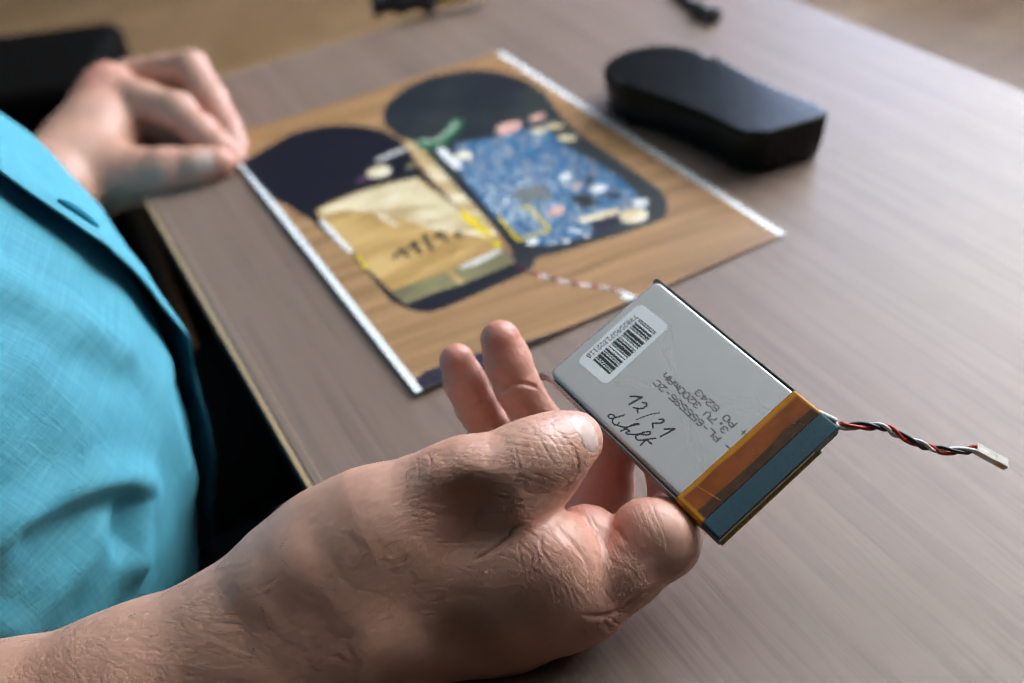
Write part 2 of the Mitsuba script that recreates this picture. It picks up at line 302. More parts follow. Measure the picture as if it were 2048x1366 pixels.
prof = [(.4, 7), (.5, 5.0), (1.6, 3.6), (6, 2.2), (15, .8), (24.9, 0), (25.1, .15), (26.6, 1.7), (26.8, 2.0), (27.0, 3.6)]
put('black_device', device_shell(body, prof), 'black_plastic', 35)
hp = [(.4, 7), (.5, 5.0), (1.6, 3.6), (6, 2.2), (15, .8), (22.2, 0), (23.4, .3), (24.2, 1.2), (24.5, 2.4), (24.55, 4.2)]
put('black_device__round_head', device_shell(head, hp), 'black_plastic', 35)
b = rounded_box((7, 1.2, 3.2), .55, 2); b.apply_translation([250.5, 50.6, 6.6]); b.apply_scale(MM); put('black_device__socket', b, 'black_recess', True)
b = rounded_box((3, 1.2, 3), .55, 2); b.apply_translation([256.5, 50.0, 7.6]); b.apply_scale(MM); put('black_device__button', b, 'black_plastic', True)
tag('black_device', 'matte black handheld device with a round head lying beside the printed photograph', 'handheld device')

# ---------------------------------------------------------------- small things at the far edges of the desk
pbr('black_rubber', (.012, .012, .014), 0.5)
pbr('grey_rubber', (.06, .06, .065), 0.6)
pbr('olive_yellow', S(150, 120, 50), 0.45)
cp = curve(np.array(((385.8894,339.7555,4.0),(367.3495,300.6812,4.0),(357.9462,273.5015,4.0),(355.5142,257.251,4.0))) * MM, 40)
put('cable', tube(cp, .0034, 12), 'black_rubber', True)
q0, q1 = np.array((353.6277,257.2722,6.0)) * MM, np.array((353.5517,235.2654,5.0)) * MM
tt = np.linspace(0, 1, 14)
put('cable__plug', tube(q0 + (q1 - q0) * tt[:, None], .0052 + .0016 * np.sin(tt * 9), 12), 'grey_rubber', True)
tag('cable', 'short black cable end with a ribbed plug at the far side of the desk', 'cable')
p0, p1 = np.array((166.7549,422.7709,12.0)) * MM, np.array((207.5019,398.3677,12.0)) * MM
p2 = np.array((252.2517,384.4842,12.0)) * MM
tt = np.linspace(0, 1, 24)[:, None]
put('screwdriver__handle', tube(p0 + (p1 - p0) * tt, .0095 + .0016 * np.cos(tt[:, 0] * 14), 16), 'black_rubber', True)
put('screwdriver__shaft', tube(p1 + (p2 - p1) * tt, .0066 - .002 * tt[:, 0], 16), 'olive_yellow', True)
tag('screwdriver', 'black and olive pen-like tool lying on the far edge of the desk', 'tool')
# black box beside the far hand, dark furniture and a pale piece in the far right corner
pbr('black_fabric', (.0035, .0033, .003), 0.8, .05)
b = rounded_box((.22, .16, .30), .014, 3); b.apply_transform(trimesh.transformations.rotation_matrix(-.41, [0, 0, 1])); b.apply_translation((-0.1164,0.7091,-0.2012)); put('black_case', b, 'black_fabric', True)
tag('black_case', 'black case with rounded corners standing behind the far wrist', 'case')
b = rounded_box((1.0, .5, .5), .03, 3); b.apply_translation([2.75, 1.75, -.45]); put('dark_cabinet', b, 'black_fabric', True)
tag('dark_cabinet', 'black furniture block standing on the floor in the far right corner', 'furniture')

# ---------------------------------------------------------------- the battery in the near hand
# local frame in mm: u along the long side, v along the short side, w out of the printed face (w = 0)
BO, BU, BV = np.array((0.024223,-0.076426,0.057333)), np.array((0.148815,-0.96749,-0.204491)), np.array((0.950709,0.08309,0.298746))
BW = np.cross(BU, BV)
BM = np.eye(4); BM[:3, :3] = np.stack([BU, BV, BW], 1); BM[:3, 3] = BO
def bput(name, mesh, bsdf, smooth=False, **more):
    m = mesh.copy(); m.apply_scale(MM); m.apply_transform(BM)
    return put(name, m, bsdf, smooth, **more)
def bflat(name, poly, w, bsdf, h=.02):
    ms = [trimesh.creation.extrude_polygon(g, h, engine='earcut') for g in getattr(poly, 'geoms', [poly]) if g.area > 1e-5]
    m = trimesh.util.concatenate(ms); m.apply_translation([0, 0, w])
    return bput(name, m, bsdf)
pbr('pouch_foil', S(182, 186, 187), 0.34, 0.5, mikit.proc(lambda p, n, uv: fbm(p.x * 420., p.y * 420., p.z * 420., 3) + .35 * noise(p.x * 90., p.y * 90., p.z * 90.), 3e-4), 0.000045, metallic=0.5)
pbr('bright_foil', S(150, 152, 154), 0.35, 0.5, metallic=.7)
pbr('dark_gap', (.012, .015, .016), .5)
pbr('label_paper', S(228, 233, 236), .42, .4)
pbr('label_ink', (.006, .014, .018), .5)
pbr('marker_ink', (.010, .008, .016), .35)
def kapton(p, n, uv):
    u, v = uv.x * 100., uv.y * 100.
    wob = 1.0 * (noise(u * .3, v * .12, 2.) - .5) * 2
    amber, rust, dark = mi.Color3f(.47, .20, .012), mi.Color3f(.215, .052, .008), mi.Color3f(.052, .023, .010)
    a = smoothstep(66.9, 68.0, u + wob * .3 - .012 * v) * smoothstep(1.2, 2.4, v) * (1 - smoothstep(53.2, 54.2, v))
    b = smoothstep(73.4, 74.3, u + wob)
    c = mix(amber, rust * (.75 + .6 * fbm(u * .35, v * .22, 1.)), a)
    c = mix(c, dark * (.6 + .9 * fbm(u * .6, v * .3, 8.)), b * a)
    speck = smoothstep(.80, .93, noise(u * 2.4, v * 2.4, 4.)) * smoothstep(.5, .75, noise(u * .25, v * .2, 9.))
    c = mix(c, (.30, .20, .17), speck * .45 * a)
    crease = dr.exp(-dr.square((v - (7.4 + (u - 66.) * .22)) / .18)) * smoothstep(66., 68., u) * (1 - smoothstep(75., 77., u))
    return mix(c, (.50, .20, .03), crease * .8)
pbr('kapton', mikit.proc(kapton), .16, .25, mikit.proc(lambda p, n, uv: fbm(uv.x * 60., uv.y * 30., 3., 3), 4e-4), .00007)
def teal_fibre(p, n, uv):
    u, v = uv.x * 100., uv.y * 100.
    return mix((.004, .031, .048), (.016, .068, .094), .6 * fbm(u * 1.7, v * 1.7, 6., 3) + .5 * noise(u * 7., v * 2.5, 3.))
pbr('teal_paper', mikit.proc(teal_fibre), .55, .35, mikit.proc(lambda p, n, uv: noise(uv.x * 900., uv.y * 350., 3.), 2e-4), .00006)
pbr('amber_film', (.42, .19, .012), .2)

# pouch: rounded slab whose face sinks very slightly, edges rounded
def slab(u0, u1, v0, v1, w0, w1, r, corner=3.0, nu=60, nv=40, dish=0.0):
    outline = shapely.box(u0, v0, u1, v1).buffer(-corner).buffer(corner, quad_segs=8)
    p, nn = ring_of(outline, 260)
    rings = [np.c_[p - nn * (r + 2.0), np.full(len(p), w0)]]
    for a in np.linspace(-90, 0, 5): rings.append(np.c_[p - nn * (r - r * math.cos(math.radians(a))), np.full(len(p), w0 + r + r * math.sin(math.radians(a)))])
    for a in np.linspace(0, 90, 6): rings.append(np.c_[p - nn * (r - r * math.cos(math.radians(a))), np.full(len(p), w1 - r + r * math.sin(math.radians(a)))])
    for d in (1.5, 4, 9): rings.append(np.c_[p - nn * (r + d), np.full(len(p), w1 - dish * min(1, d / 6))])
    return loft(rings)
TH = 6.3
foil = slab(.6, 78, 1.1, 54.2, -TH, 0, 1.15, 2.6, dish=.06)
bput('battery', foil, 'pouch_foil', 40)
# folded side flaps of the pouch, each a thin upright sheet with its free edge at the face; the near one curls out at the corner
def flap(path, w0, w1, thick=.28):
    p = curve(path, 90); t = np.gradient(p, axis=0); t /= np.linalg.norm(t, axis=1, keepdims=True); nn = np.stack([t[:, 1], -t[:, 0]], 1) * thick / 2
    o = Polygon(np.vstack([p + nn, (p - nn)[::-1]])).buffer(0)
    m = trimesh.creation.extrude_polygon(o, w1 - w0, engine='earcut'); m.apply_translation([0, 0, w0]); return m
bput('battery__side_flap', flap([(79, .25), (60, .1), (40, .2), (20, .0), (8, .1), (2.2, .05), (.2, -.35), (-.9, -.95), (-1.5, -1.9)], -TH + .6, -.35), 'bright_foil')
bput('battery__side_flap', flap([(-.3, 53.2), (.3, 54.6), (2.2, 55.0), (20, 55.05), (40, 54.95), (66, 55.05), (70, 55.0)], -TH + .6, -.4), 'bright_foil')
for v in (.72, 54.55):
    b = trimesh.creation.box([74, .34, 3.6]); b.apply_translation([41, v, -2.9]); bput('battery__flap_gap', b, 'dark_gap')
# amber tape round the end, teal insulating paper, amber film edge under it
def band(u0, u1, out, w_top, uvs=True):
    o = shapely.box(-.25 - out, -TH - .1 - out, 55.0 + out, w_top).buffer(-.9).buffer(.9, quad_segs=6)   # (v, w) cross-section
    p, nn = ring_of(o, 420); us = np.linspace(u0, u1, 40); nu = len(us)
    tp = np.where(us > 74, 1.0, 1.0)
    rings = [np.stack([np.full(len(p), u), p[:, 0], p[:, 1]], 1) for u in us]
    return loft(rings, True)
kt = band(65.9, 77.6, .02, .06)
bput('battery__amber_tape', kt, 'kapton', True, uv=np.asarray(kt.vertices)[:, :2] / 100)
tp = band(77.5, 84.9, -.15, -.02); tv = np.asarray(tp.vertices)
bput('battery__teal_insulation', tp, 'teal_paper', True, uv=tv[:, :2] / 100)
b = trimesh.creation.box([15, 46, .12]); b.apply_translation([85.5 - 7.5 + .1, 23.6, -TH - .35]); bput('battery__amber_film', b, 'amber_film')
b = trimesh.creation.box([.3, 43, .5]); b.apply_translation([85.15, 21.5, -1.6]); bput('battery__film_edge', b, 'amber_film')
# barcode label
lab = Polygon([(3.6,43.02),(18.29,43.77),(19.15,12.17),(4.72,11.19)]).minimum_rotated_rectangle
lab = lab.buffer(-2.2).buffer(2.2, quad_segs=8)
bflat('battery__barcode_label', lab, .0, 'label_paper', .07)
lu, lv = [(8.32,38.55),(8.56,15.5)], [(8.32,38.55),(16.86,38.69)]
b0, b1, b2 = np.array(lu[0]), np.array(lu[1]), np.array(lv[1])
rng = np.random.default_rng(21); x, bars = 0.0, []
L = np.linalg.norm(b1 - b0); e1 = (b1 - b0) / L; H = np.linalg.norm(b2 - b0); e2 = np.array([e1[1], -e1[0]]); e2 = e2 if e2 @ (b2 - b0) > 0 else -e2
wid = [1,1,1,2, 2,1,2,1, 1,2,3,1, 2,1,1,2, 1,1,2,1, 3,1,1,2, 1,2,2,1, 1,1,2,1, 3,1,1,1, 2]
unit = L / sum(wid); pos = 0
for i, w in enumerate(wid):
    if i % 2 == 0:
        a = b0 + e1 * pos * unit; c = b0 + e1 * (pos + w * 1.12) * unit
        bars.append(Polygon([a, c, c + e2 * H, a + e2 * H]))
    pos += w
bflat('battery__barcode', shapely.union_all([q.buffer(0) for q in bars]), .07, 'label_ink', .012)
tag(bflat('battery__barcode_number', shapely.Point(0, 0).buffer(.01), -3, 'label_ink'), None)
del scene['battery__barcode_number']; labels.pop('battery__barcode_number', None)
tm = meshkit.text_mesh('798209071302118', 1.0, .012, bold=True)
tx = tm.bounds; tm.apply_translation([-tx[0][0], -tx[0][1], 0])
d0, d1 = [np.array(q) for q in [(7.81,38.49),(7.48,14.88)]]
Lt = np.linalg.norm(d1 - d0); et = (d1 - d0) / Lt
sx = Lt / (tx[1][0] - tx[0][0]); vv = np.asarray(tm.vertices).copy(); ht = 1.95
base = d0 - e2 * (ht + .25)
flipped = np.array([et[0] * 1, et[1] * 1])
P3 = np.c_[base[0] + et[0] * vv[:, 0] * sx + e2[0] * vv[:, 1] * ht, base[1] + et[1] * vv[:, 0] * sx + e2[1] * vv[:, 1] * ht, vv[:, 2] + .07]
fx = tm.faces if np.cross(np.r_[et, 0], np.r_[e2, 0])[2] > 0 else tm.faces[:, ::-1]
bput('battery__barcode_number', trimesh.Trimesh(P3, fx, process=False), 'label_ink')
# dot-matrix print
FONT = {'P': '1e11111e101010', 'L': '1010101010101f', '-': '0000000e000000', '6': '0e10101e11110e', '5': '1f10101e01110e'[:14], '8': '0e11110e11110e', '2': '0e11010204081f', 'C': '0e11101010110e', '3': '0e11010601110e',
        '.': '00000000000c0c', '7': '1f010204080808', 'V': '1111111111 0a04'.replace(' ', ''), '0': '0e11111111110e', 'm': '00001a15151515', 'A': '0e11111f111111', 'h': '1010161911111'+'1', 'O': '0e11111111110e', '4': '02060a121f0202', '+': '0004041f040400'}
dots = []
def dot_line(text, a, b, hgt):
    a, b = np.array(a), np.array(b); r = (b - a) / max(len(text) - 1, 1); pit = np.linalg.norm(r); r /= pit
    up = np.array([-r[1], r[0]]); s = pit * .74 / 4; sy = hgt / 6
    for i, ch in enumerate(text):
        if ch == ' ': continue
        g = FONT[ch]
        for row in range(7):
            bits = int(g[2 * row:2 * row + 2], 16)
            for col in range(5):
                if bits >> (4 - col) & 1:
                    c = a + r * (i * pit + (col - 2) * s) + up * ((3 - row) * sy)
                    dots.append(shapely.Point(*c).buffer(.265, quad_segs=2))
dot_line('PL-655585-2C', *[(60.15,24.38),(31.68,24.78)], 2.15)
dot_line('3.7V 3200mAh', *[(59.83,28.15),(31.8,28.69)], 2.15)
dot_line('PO 8243', *[(60.15,31.61),(44.34,32.04)], 2.15)
plus = [(64.14,31.86),(65.83,31.9),(64.92,32.85),(65.05,30.92),(64.19,24.54),(65.67,24.6)]
bflat('battery__printed_type', shapely.union_all(dots + [LineString(plus[0:2]).buffer(.2), LineString(plus[2:4]).buffer(.2), LineString(plus[4:6]).buffer(.22)]), .004, 'label_ink', .016)
# handwriting
hand = []
for st, w in (([(28.55,14.76),(30.04,16.22),(31.74,17.46),(31.14,14.8),(30.61,12.46)], .34), ([(33.36,16.12),(34.25,16.86),(35.15,16.5),(35.11,14.83),(34.05,13.57),(32.5,12.69)], .30), ([(33.46,13.29),(34.37,12.82),(35.0,12.37)], .28),
              ([(36.49,10.22),(37.43,12.64),(38.64,15.24),(40.2,17.51)], .2), ([(41.84,15.74),(42.8,16.7),(43.55,16.46),(43.34,15.24),(41.41,13.16),(42.67,12.14)], .32), ([(45.73,14.43),(48.11,16.97),(47.49,14.22),(46.83,11.68)], .32)):
    hand.append(LineString(st).buffer(w))
for st, w in (([(32.34,8.58),(31.51,6.91),(30.68,5.23),(29.86,4.29),(28.77,4.28),(28.57,5.03),(29.4,5.85),(30.46,5.74),(31.02,4.16),(32.48,3.69),(33.27,4.22),(33.24,5.3)], .27), ([(32.71,3.92),(34.63,4.76),(36.2,5.91),(37.12,7.67),(38.38,9.56),(37.85,9.53),(37.03,8.13),(36.53,6.36),(36.41,4.97),(35.8,3.6)], .28),
              ([(36.05,5.12),(38.05,5.76),(37.54,4.59),(38.25,4.45),(39.9,5.8),(41.37,7.4),(43.08,8.76),(43.59,9.91),(43.01,10.25),(42.09,9.33),(41.31,7.83),(40.89,6.37),(41.03,5.67),(42.11,5.29),(43.32,6.3),(44.57,8.08),(46.1,10.04)], .29),
              ([(44.44,4.79),(44.23,6.37),(44.35,7.74)], .3), ([(44.25,7.64),(45.46,7.6),(46.64,7.66)], .3)):
    hand.append(LineString(curve(st, 12 * len(st))).buffer(w))
bflat('battery__handwriting', shapely.union_all(hand), .004, 'marker_ink', .02)
# twisted wires and plug
WP = np.array(((91.8501,-149.3109,52.0518),(92.0287,-153.7455,54.3614),(98.1419,-157.5427,54.1872),(103.1767,-160.7857,53.2645),(105.9396,-163.5102,50.923),(111.9795,-168.2608,46.493),(119.3376,-172.7032,43.1005),(126.07,-175.3451,41.3675),(130.167,-176.3957,40.791)))
wp = curve(WP, 260); t = np.gradient(wp, axis=0); t /= np.linalg.norm(t, axis=1, keepdims=True)
s = np.r_[0, np.cumsum(np.linalg.norm(np.diff(wp, axis=0), axis=1))]
a = np.cross(t, [0, 0, 1.]); a /= np.linalg.norm(a, axis=1, keepdims=True); b_ = np.cross(t, a)
pbr('red_wire', S(178, 44, 30), .38); pbr('white_wire', S(205, 205, 200), .38); pbr('black_wire', (.012, .011, .012), .38)
for k, c in enumerate(('red_wire', 'white_wire', 'black_wire')):
    ph = s / 15.5 * 2 * np.pi + k * 2 * np.pi / 3 + 2.2 + .4 * np.sin(s * .35)
    rr = .84 + .10 * np.sin(s * .6 + k)
    bow = np.exp(-((s - 38.5) / 2.6) ** 2) * (1.5 if k == 0 else 0.)
    q = wp + a * (np.cos(ph) * rr)[:, None] + b_ * (np.sin(ph) * rr)[:, None] + np.array([0, 0, -1.]) * bow[:, None] * .7
    put('battery__wire', tube(q * MM, .00066, 10), c, True)
pbr('white_nylon', S(222, 220, 212), .42); pbr('brass', S(190, 160, 90), .3, metallic=.9)
c0, c1 = np.array(((129.9423,-176.1452,40.9489),(138.8719,-182.9984,33.3503)))
ax = (c1 - c0) / np.linalg.norm(c1 - c0); up_ = np.array([.1, -.45, .9]); sd = np.cross(up_, ax); sd /= np.linalg.norm(sd); up_ = np.cross(ax, sd); Lc = np.linalg.norm(c1 - c0)
CM = np.eye(4); CM[:3, :3] = np.stack([ax, sd, up_], 1) * MM; CM[:3, 3] = (c0 + c1) / 2 * MM
def cput(name, mesh, bsdf, sm):
    mesh.apply_transform(CM); put(name, mesh, bsdf, sm)
cput('battery__plug', rounded_box((Lc, 3.5, 2.4), .4, 3), 'white_nylon', True)
b = trimesh.creation.box([Lc * .36, 3.0, .5]); b.apply_translation([Lc * .27, 0, 1.22]); cput('battery__plug__rib', b, 'white_nylon', False)
b = trimesh.creation.box([Lc * .3, .3, 1.3]); b.apply_translation([Lc * .3, -1.8, 0.]); cput('battery__plug__contact', b, 'brass', False)
b = rounded_box((7, 1.6, 2.4), .7, 3); b.apply_transform(trimesh.transformations.rotation_matrix(.25, [0, 0, 1])); b.apply_translation([79.5, 55.3, -1.4]); bput('battery__wire_sleeve', b, 'white_nylon', True)
tag('battery', 'flat silver pouch battery with barcode label and amber taped end held in the near hand', 'battery')

# ---------------------------------------------------------------- the sitter's torso (metres): front profile x(z), half widths
TZ = np.array([-.36, -.25, -.17, -.09, -.026, .015, .049, .082, .109, .16, .25, .36, .44])
TXF = np.array([-.150, -.143, -.130, -.102, -.085, -.082, -.087, -.098, -.115, -.142, -.185, -.215, -.225])
TRX = np.array([.13, .13, .13, .13, .13, .13, .13, .128, .126, .122, .115, .105, .09])
TRY = np.array([.18, .18, .18, .178, .175, .174, .174, .174, .174, .176, .182, .19, .17])
TCY = 0.13
def torso_xy(th, z, off=0.0):
    """th = 0 at the front, growing towards the sitter's right side (-y)."""
    xf, rx, ry = np.interp(z, TZ, TXF), np.interp(z, TZ, TRX), np.interp(z, TZ, TRY)
    e = 0.9
    c, s = np.cos(th), np.sin(th)
    cx = np.sign(c) * np.abs(c) ** e; sx = np.sign(s) * np.abs(s) ** e
    return np.stack([xf - rx + (rx + off) * cx, TCY - (ry + off) * sx, z], -1)

# ---------------------------------------------------------------- skin: distance fields of the two arms (mm), meshed once
class Field:
    """A list of (centre line, radii, join) limbs and pads; value(points) is the blended distance."""
    def __init__(self): self.groups = []
    def group(self, join): self.groups.append((join, [])); return self
    def limb(self, rows, k=4.0, join=None):
        for a, b in zip(rows[:-1], rows[1:]):
            self.groups[-1][1].append(('c', np.array(a[:3], float), np.array(b[:3], float), a[3], b[3], k))
        return self
    def pad(self, c, radii, axes=None, k=6.0):
        self.groups[-1][1].append(('e', np.array(c, float), np.array(radii, float), np.eye(3) if axes is None else np.asarray(axes, float), 0, k)); return self
    @staticmethod
    def prim(q, p):
        if q[0] == 'c':
            a, b, ra, rb = q[1], q[2], q[3], q[4]; ab = b - a
            t = np.clip(((p - a) @ ab) / (ab @ ab), 0, 1)
            return np.linalg.norm(p - a - t[..., None] * ab, axis=-1) - (ra + (rb - ra) * t)
        l = (p - q[1]) @ q[3].T / q[2]; k0 = np.linalg.norm(l, axis=-1); k1 = np.linalg.norm(l / q[2], axis=-1)
        return k0 * (k0 - 1) / np.maximum(k1, 1e-9)
    @staticmethod
    def smin(a, b, k):
        h = np.maximum(k - np.abs(a - b), 0) / k
        return np.minimum(a, b) - h * h * k * .25
    carves = ()
    def value(self, p):
        out = np.full(p.shape[:-1], 1e3)
        for join, prims in self.groups:
            d = np.full(p.shape[:-1], 1e3)
            for q in prims: d = self.smin(d, self.prim(q, p), q[5])
            out = self.smin(out, d, join)
        for c, r, k in self.carves: out = -self.smin(-out, np.linalg.norm(p - np.array(c), axis=-1) - r, k)
        return out
    def bounds(self):
        lo, hi = [], []
        for _, prims in self.groups:
            for q in prims:
                r = max(q[3], q[4]) if q[0] == 'c' else q[2].max()
                pts = [q[1], q[2]] if q[0] == 'c' else [q[1]]
                lo += [x - r for x in pts]; hi += [x + r for x in pts]
        return np.min(lo, 0) - 4, np.max(hi, 0) + 4
    def mesh(self, h):
        lo, hi = self.bounds(); H = h * 8
        n = np.ceil((hi - lo) / H).astype(int) + 1
        g = np.stack(np.meshgrid(*[lo[i] + (np.arange(n[i]) + .5) * H for i in range(3)], indexing='ij'), -1)
        near = np.abs(self.value(g)) < H * 1.15
        N = n * 8 + 1
        D = np.full(N, 50.0, np.float32)
        full = self.value(g)
        D[:-1, :-1, :-1] = np.repeat(np.repeat(np.repeat(np.sign(full) * 50, 8, 0), 8, 1), 8, 2)
        idx = np.argwhere(near); loc = np.stack(np.meshgrid(*[np.arange(9)] * 3, indexing='ij'), -1)
        for s in range(0, len(idx), 400):
            b = idx[s:s + 400] * 8
            P = lo + (b[:, None, None, None, :] + loc) * h
            v = self.value(P)
            for bb, vv in zip(b, v): D[bb[0]:bb[0] + 9, bb[1]:bb[1] + 9, bb[2]:bb[2] + 9] = vv
        return surface_nets(D, lo, h)

def surface_nets(D, lo, h):
    """Naive surface nets of the grid D (negative inside)."""
    ins = D < 0
    nx, ny, nz = D.shape
    acc = np.zeros((nx - 1, ny - 1, nz - 1), np.uint8)
    cor = [(a, b, c) for a in (0, 1) for b in (0, 1) for c in (0, 1)]
    for a, b, c in cor: acc += ins[a:nx - 1 + a, b:ny - 1 + b, c:nz - 1 + c]
    cells = np.argwhere((acc > 0) & (acc < 8))
    num = np.full(acc.shape, -1, np.int64); num[tuple(cells.T)] = np.arange(len(cells))
    val = np.stack([D[tuple((cells + o).T)] for o in cor], 1).astype(float)
    P = np.zeros((len(cells), 3)); W = np.zeros(len(cells))
    for i in range(8):
        for j in range(i + 1, 8):
            o, q = np.array(cor[i]), np.array(cor[j])
            if np.abs(o - q).sum() != 1: continue
            a, b = val[:, i], val[:, j]; m = (a < 0) != (b < 0)
            t = np.where(m, a / np.where(m, a - b, 1), 0)
            P += np.where(m[:, None], o + t[:, None] * (q - o), 0); W += m
    V = lo + (cells + P / W[:, None]) * h
    F = []
    for ax in range(3):
        u, v = [(1, 2), (2, 0), (0, 1)][ax]
        s0 = [slice(None)] * 3; s1 = [slice(None)] * 3; s0[ax] = slice(0, -1); s1[ax] = slice(1, None)
        ch = np.argwhere(ins[tuple(s0)] != ins[tuple(s1)])
        ok = np.all([(ch[:, k] > 0) & (ch[:, k] < D.shape[k] - 1) for k in (u, v)], axis=0); ch = ch[ok]
        inside = ins[tuple(ch.T)]
        eu, ev = np.eye(3, dtype=int)[u], np.eye(3, dtype=int)[v]
        q = [num[tuple((ch + d).T)] for d in (-eu - ev, -ev, 0 * eu, -eu)]
        q = np.stack(q, 1)
        q[~inside] = q[~inside][:, ::-1]
        F.append(q)
    Q = np.vstack(F); Q = Q[(Q >= 0).all(1)]
    return V, np.vstack([Q[:, [0, 1, 2]], Q[:, [0, 2, 3]]])

# right (near) hand: thumb over the battery, index and middle finger under it, ring and little finger curled up beyond
near = Field()
near.group(8.0).limb([(-234.3,-56.8,0.9,37),(-186.5,-79.7,0.8,36),(-139.2,-95.4,8.5,34),(-97.6,-102.8,19.1,31),(-71.2,-104.8,27.7,29)], 12) \
    .limb([(-71.2,-104.8,27.7,29),(-50.4,-111.0,19.2,24.5),(-25.2,-122.2,10.6,20),(-8.9,-135.0,16.2,16.5)], 12) \
    .limb([(-67.3,-96.2,29.8,27),(-39.1,-99.0,17.8,22),(-11.6,-108.3,7.9,17)], 12) \
    .limb([(-60.2,-90.8,26.8,22),(-32.7,-83.7,11.2,18),(-5.9,-85.9,0.8,14.5)], 12) \
    .limb([(-59.8,-91.3,29.7,20),(-31.8,-78.8,14.0,17),(-8.1,-70.1,1.4,13)], 12) \
    .limb([(-26.4,-127.5,26.3,18),(-12.0,-131.1,31.5,15),(-6.7,-130.5,33.4,14)], 6)
# thumb
near.limb([(-80.9,-100.6,35.1,24),(-66.8,-102.4,43.8,21.5),(-53.3,-104.7,51.6,18.5),(-39.0,-107.9,57.2,15.2)], 10).limb([(-32.3,-109.9,42.6,15),(-21.9,-122.4,40.7,14.5),(-13.4,-132.8,37.6,14.2),(-9.3,-136.0,32.2,13)], 6).limb([(-50.7,-106.5,36.7,19),(-38.2,-117.1,33.9,17),(-24.0,-127.3,30.1,15.5),(-14.8,-133.6,27.2,14.5)], 10)
near.group(3.2).limb([(-39.0,-107.9,57.2,15.2),(-30.9,-110.1,59.0,14.2),(-21.0,-113.8,61.7,12.4),(-10.2,-115.8,63.7,11.7),(-2.7,-116.2,64.0,11.3),(5.8,-114.9,62.0,10.5),(14.0,-111.8,58.6,9.5)], 6) \
    .limb([(-23.8,-114.3,48.6,12),(-16.2,-118.0,53.2,13),(-1.1,-116.1,53.8,11)], 6)
# index: base, folded knuckle, tip under the battery
near.group(4.0).limb([(-8.9,-135.0,16.2,16.5),(-2.6,-139.2,18.9,14.5),(12.0,-141.3,25.1,12.6),(27.0,-142.7,29.7,11.6)], 5).pad((22.8,-139.6,33.4), (11.6, 11.6, 11.6), None, 5.0)
near.group(2.2).pad((6.4,-128.3,28.5), (12.6, 12.6, 12.6))
near.group(4.0)    .limb([(27.0,-142.7,29.7,12.0),(37.1,-136.7,27.6,10.2),(45.8,-124.5,29.8,9.2),(48.7,-111.8,35.9,8.4)], 2.5)
# middle finger rising behind the battery
near.group(3.0).limb([(-11.6,-108.3,7.9,17),(7.0,-108.6,7.9,12.5),(22.3,-108.4,9.8,11.2),(29.2,-103.8,18.7,10.8),(34.3,-99.9,31.9,9.8),(41.2,-93.4,42.8,8.6)], 3)
near.group(2.0).limb([(-5.9,-85.9,0.8,14.5),(19.7,-84.0,2.3,10.6),(26.7,-80.5,13.1,9.6),(21.6,-72.8,29.9,8.9),(18.4,-65.1,44.6,8.5),(17.8,-60.4,54.2,8.5),(17.8,-56.2,62.0,7.4)], 2.2)
near.group(2.0).limb([(-8.1,-70.1,1.4,13),(9.1,-67.3,0.9,9.6),(11.1,-63.6,10.7,8.8),(8.1,-58.2,23.1,8.2),(5.2,-54.0,34.1,7.8),(4.1,-49.4,43.3,7.7),(4.0,-45.1,51.2,6.6)], 2.2)

# left (far) hand: thumb and fingers pinch the corner of the print
far_hand = Field()
far_hand.group(8.0).limb([(-212.3,275.1,-3.4,38),(-138.8,275.1,3.9,34),(-109.1,289.8,4.1,30),(-86.0,309.9,3.8,27),(-70.7,323.8,8.2,24)], 12) \
    .limb([(-84.2,315.3,6.0,25),(-65.6,336.4,15.4,20),(-51.3,360.8,26.2,16),(-46.0,364.3,29.7,14.5)], 12) \
    .limb([(-84.1,335.3,4.4,24),(-58.8,369.2,11.0,18),(-29.8,393.6,18.5,13.5)], 12) \
    .limb([(-85.1,343.7,-2.6,22),(-49.1,385.6,-0.5,16),(-19.8,403.8,0.3,12)], 12)
far_hand.group(4.0).limb([(-46.8,359.2,26.8,15.5),(-32.0,336.3,23.6,12.9),(-16.8,313.2,21.9,11.6),(-10.3,293.8,13.4,10.2),(-4.4,277.0,5.8,8.8),(0.8,264.4,1.0,7.4)], 4)
far_hand.group(2.5).limb([(-29.8,393.6,18.5,13.8),(-9.1,375.2,24.8,11.6),(6.4,354.9,29.7,11.4),(7.5,322.0,19.1,9.9),(7.4,295.6,8.9,8.6),(6.4,276.5,1.5,7.4)], 3)
far_hand.group(2.5).limb([(-19.8,403.8,0.3,12),(-1.3,379.6,10.2,10),(9.0,353.0,10.0,9.4),(7.8,323.0,-0.2,8.6),(6.6,298.4,-4.3,7.4)], 3)
far_hand.group(2.0).limb([(-32.7,398.1,-12.8,11),(-16.6,376.1,-1.8,9),(-6.2,349.3,-2.3,8.4),(-4.2,325.7,-8.3,7.4)], 3)
far_hand.groups[0][1].extend([]); far_hand.group(6.0).limb([(-78.8,317.6,6.6,22),(-61.2,331.6,12.4,17),(-49.6,344.0,19.6,14)], 8).limb([(-84.7,305.1,5.5,25),(-72.0,294.6,3.8,22),(-56.5,281.2,3.5,16.5),(-40.2,267.6,6.6,14),(-23.4,259.2,7.7,11.2),(-11.5,255.4,8.3,9.6)], 6)

near.carves = [((-34.9, -133.2, 69.1), 13, 8.0)]   # hollow behind the thumb knuckle
for rows in [[(-29.9, -111.0, 65.5, 11.0), (-25.4, -111.7, 66.6, 11.0)], [(-88.3, -105.1, 46.4, 13.0), (-80.3, -105.3, 50.5, 13.0)]]: near.group(6.0).limb(rows, 6)   # tendons and the knuckle of the thumb

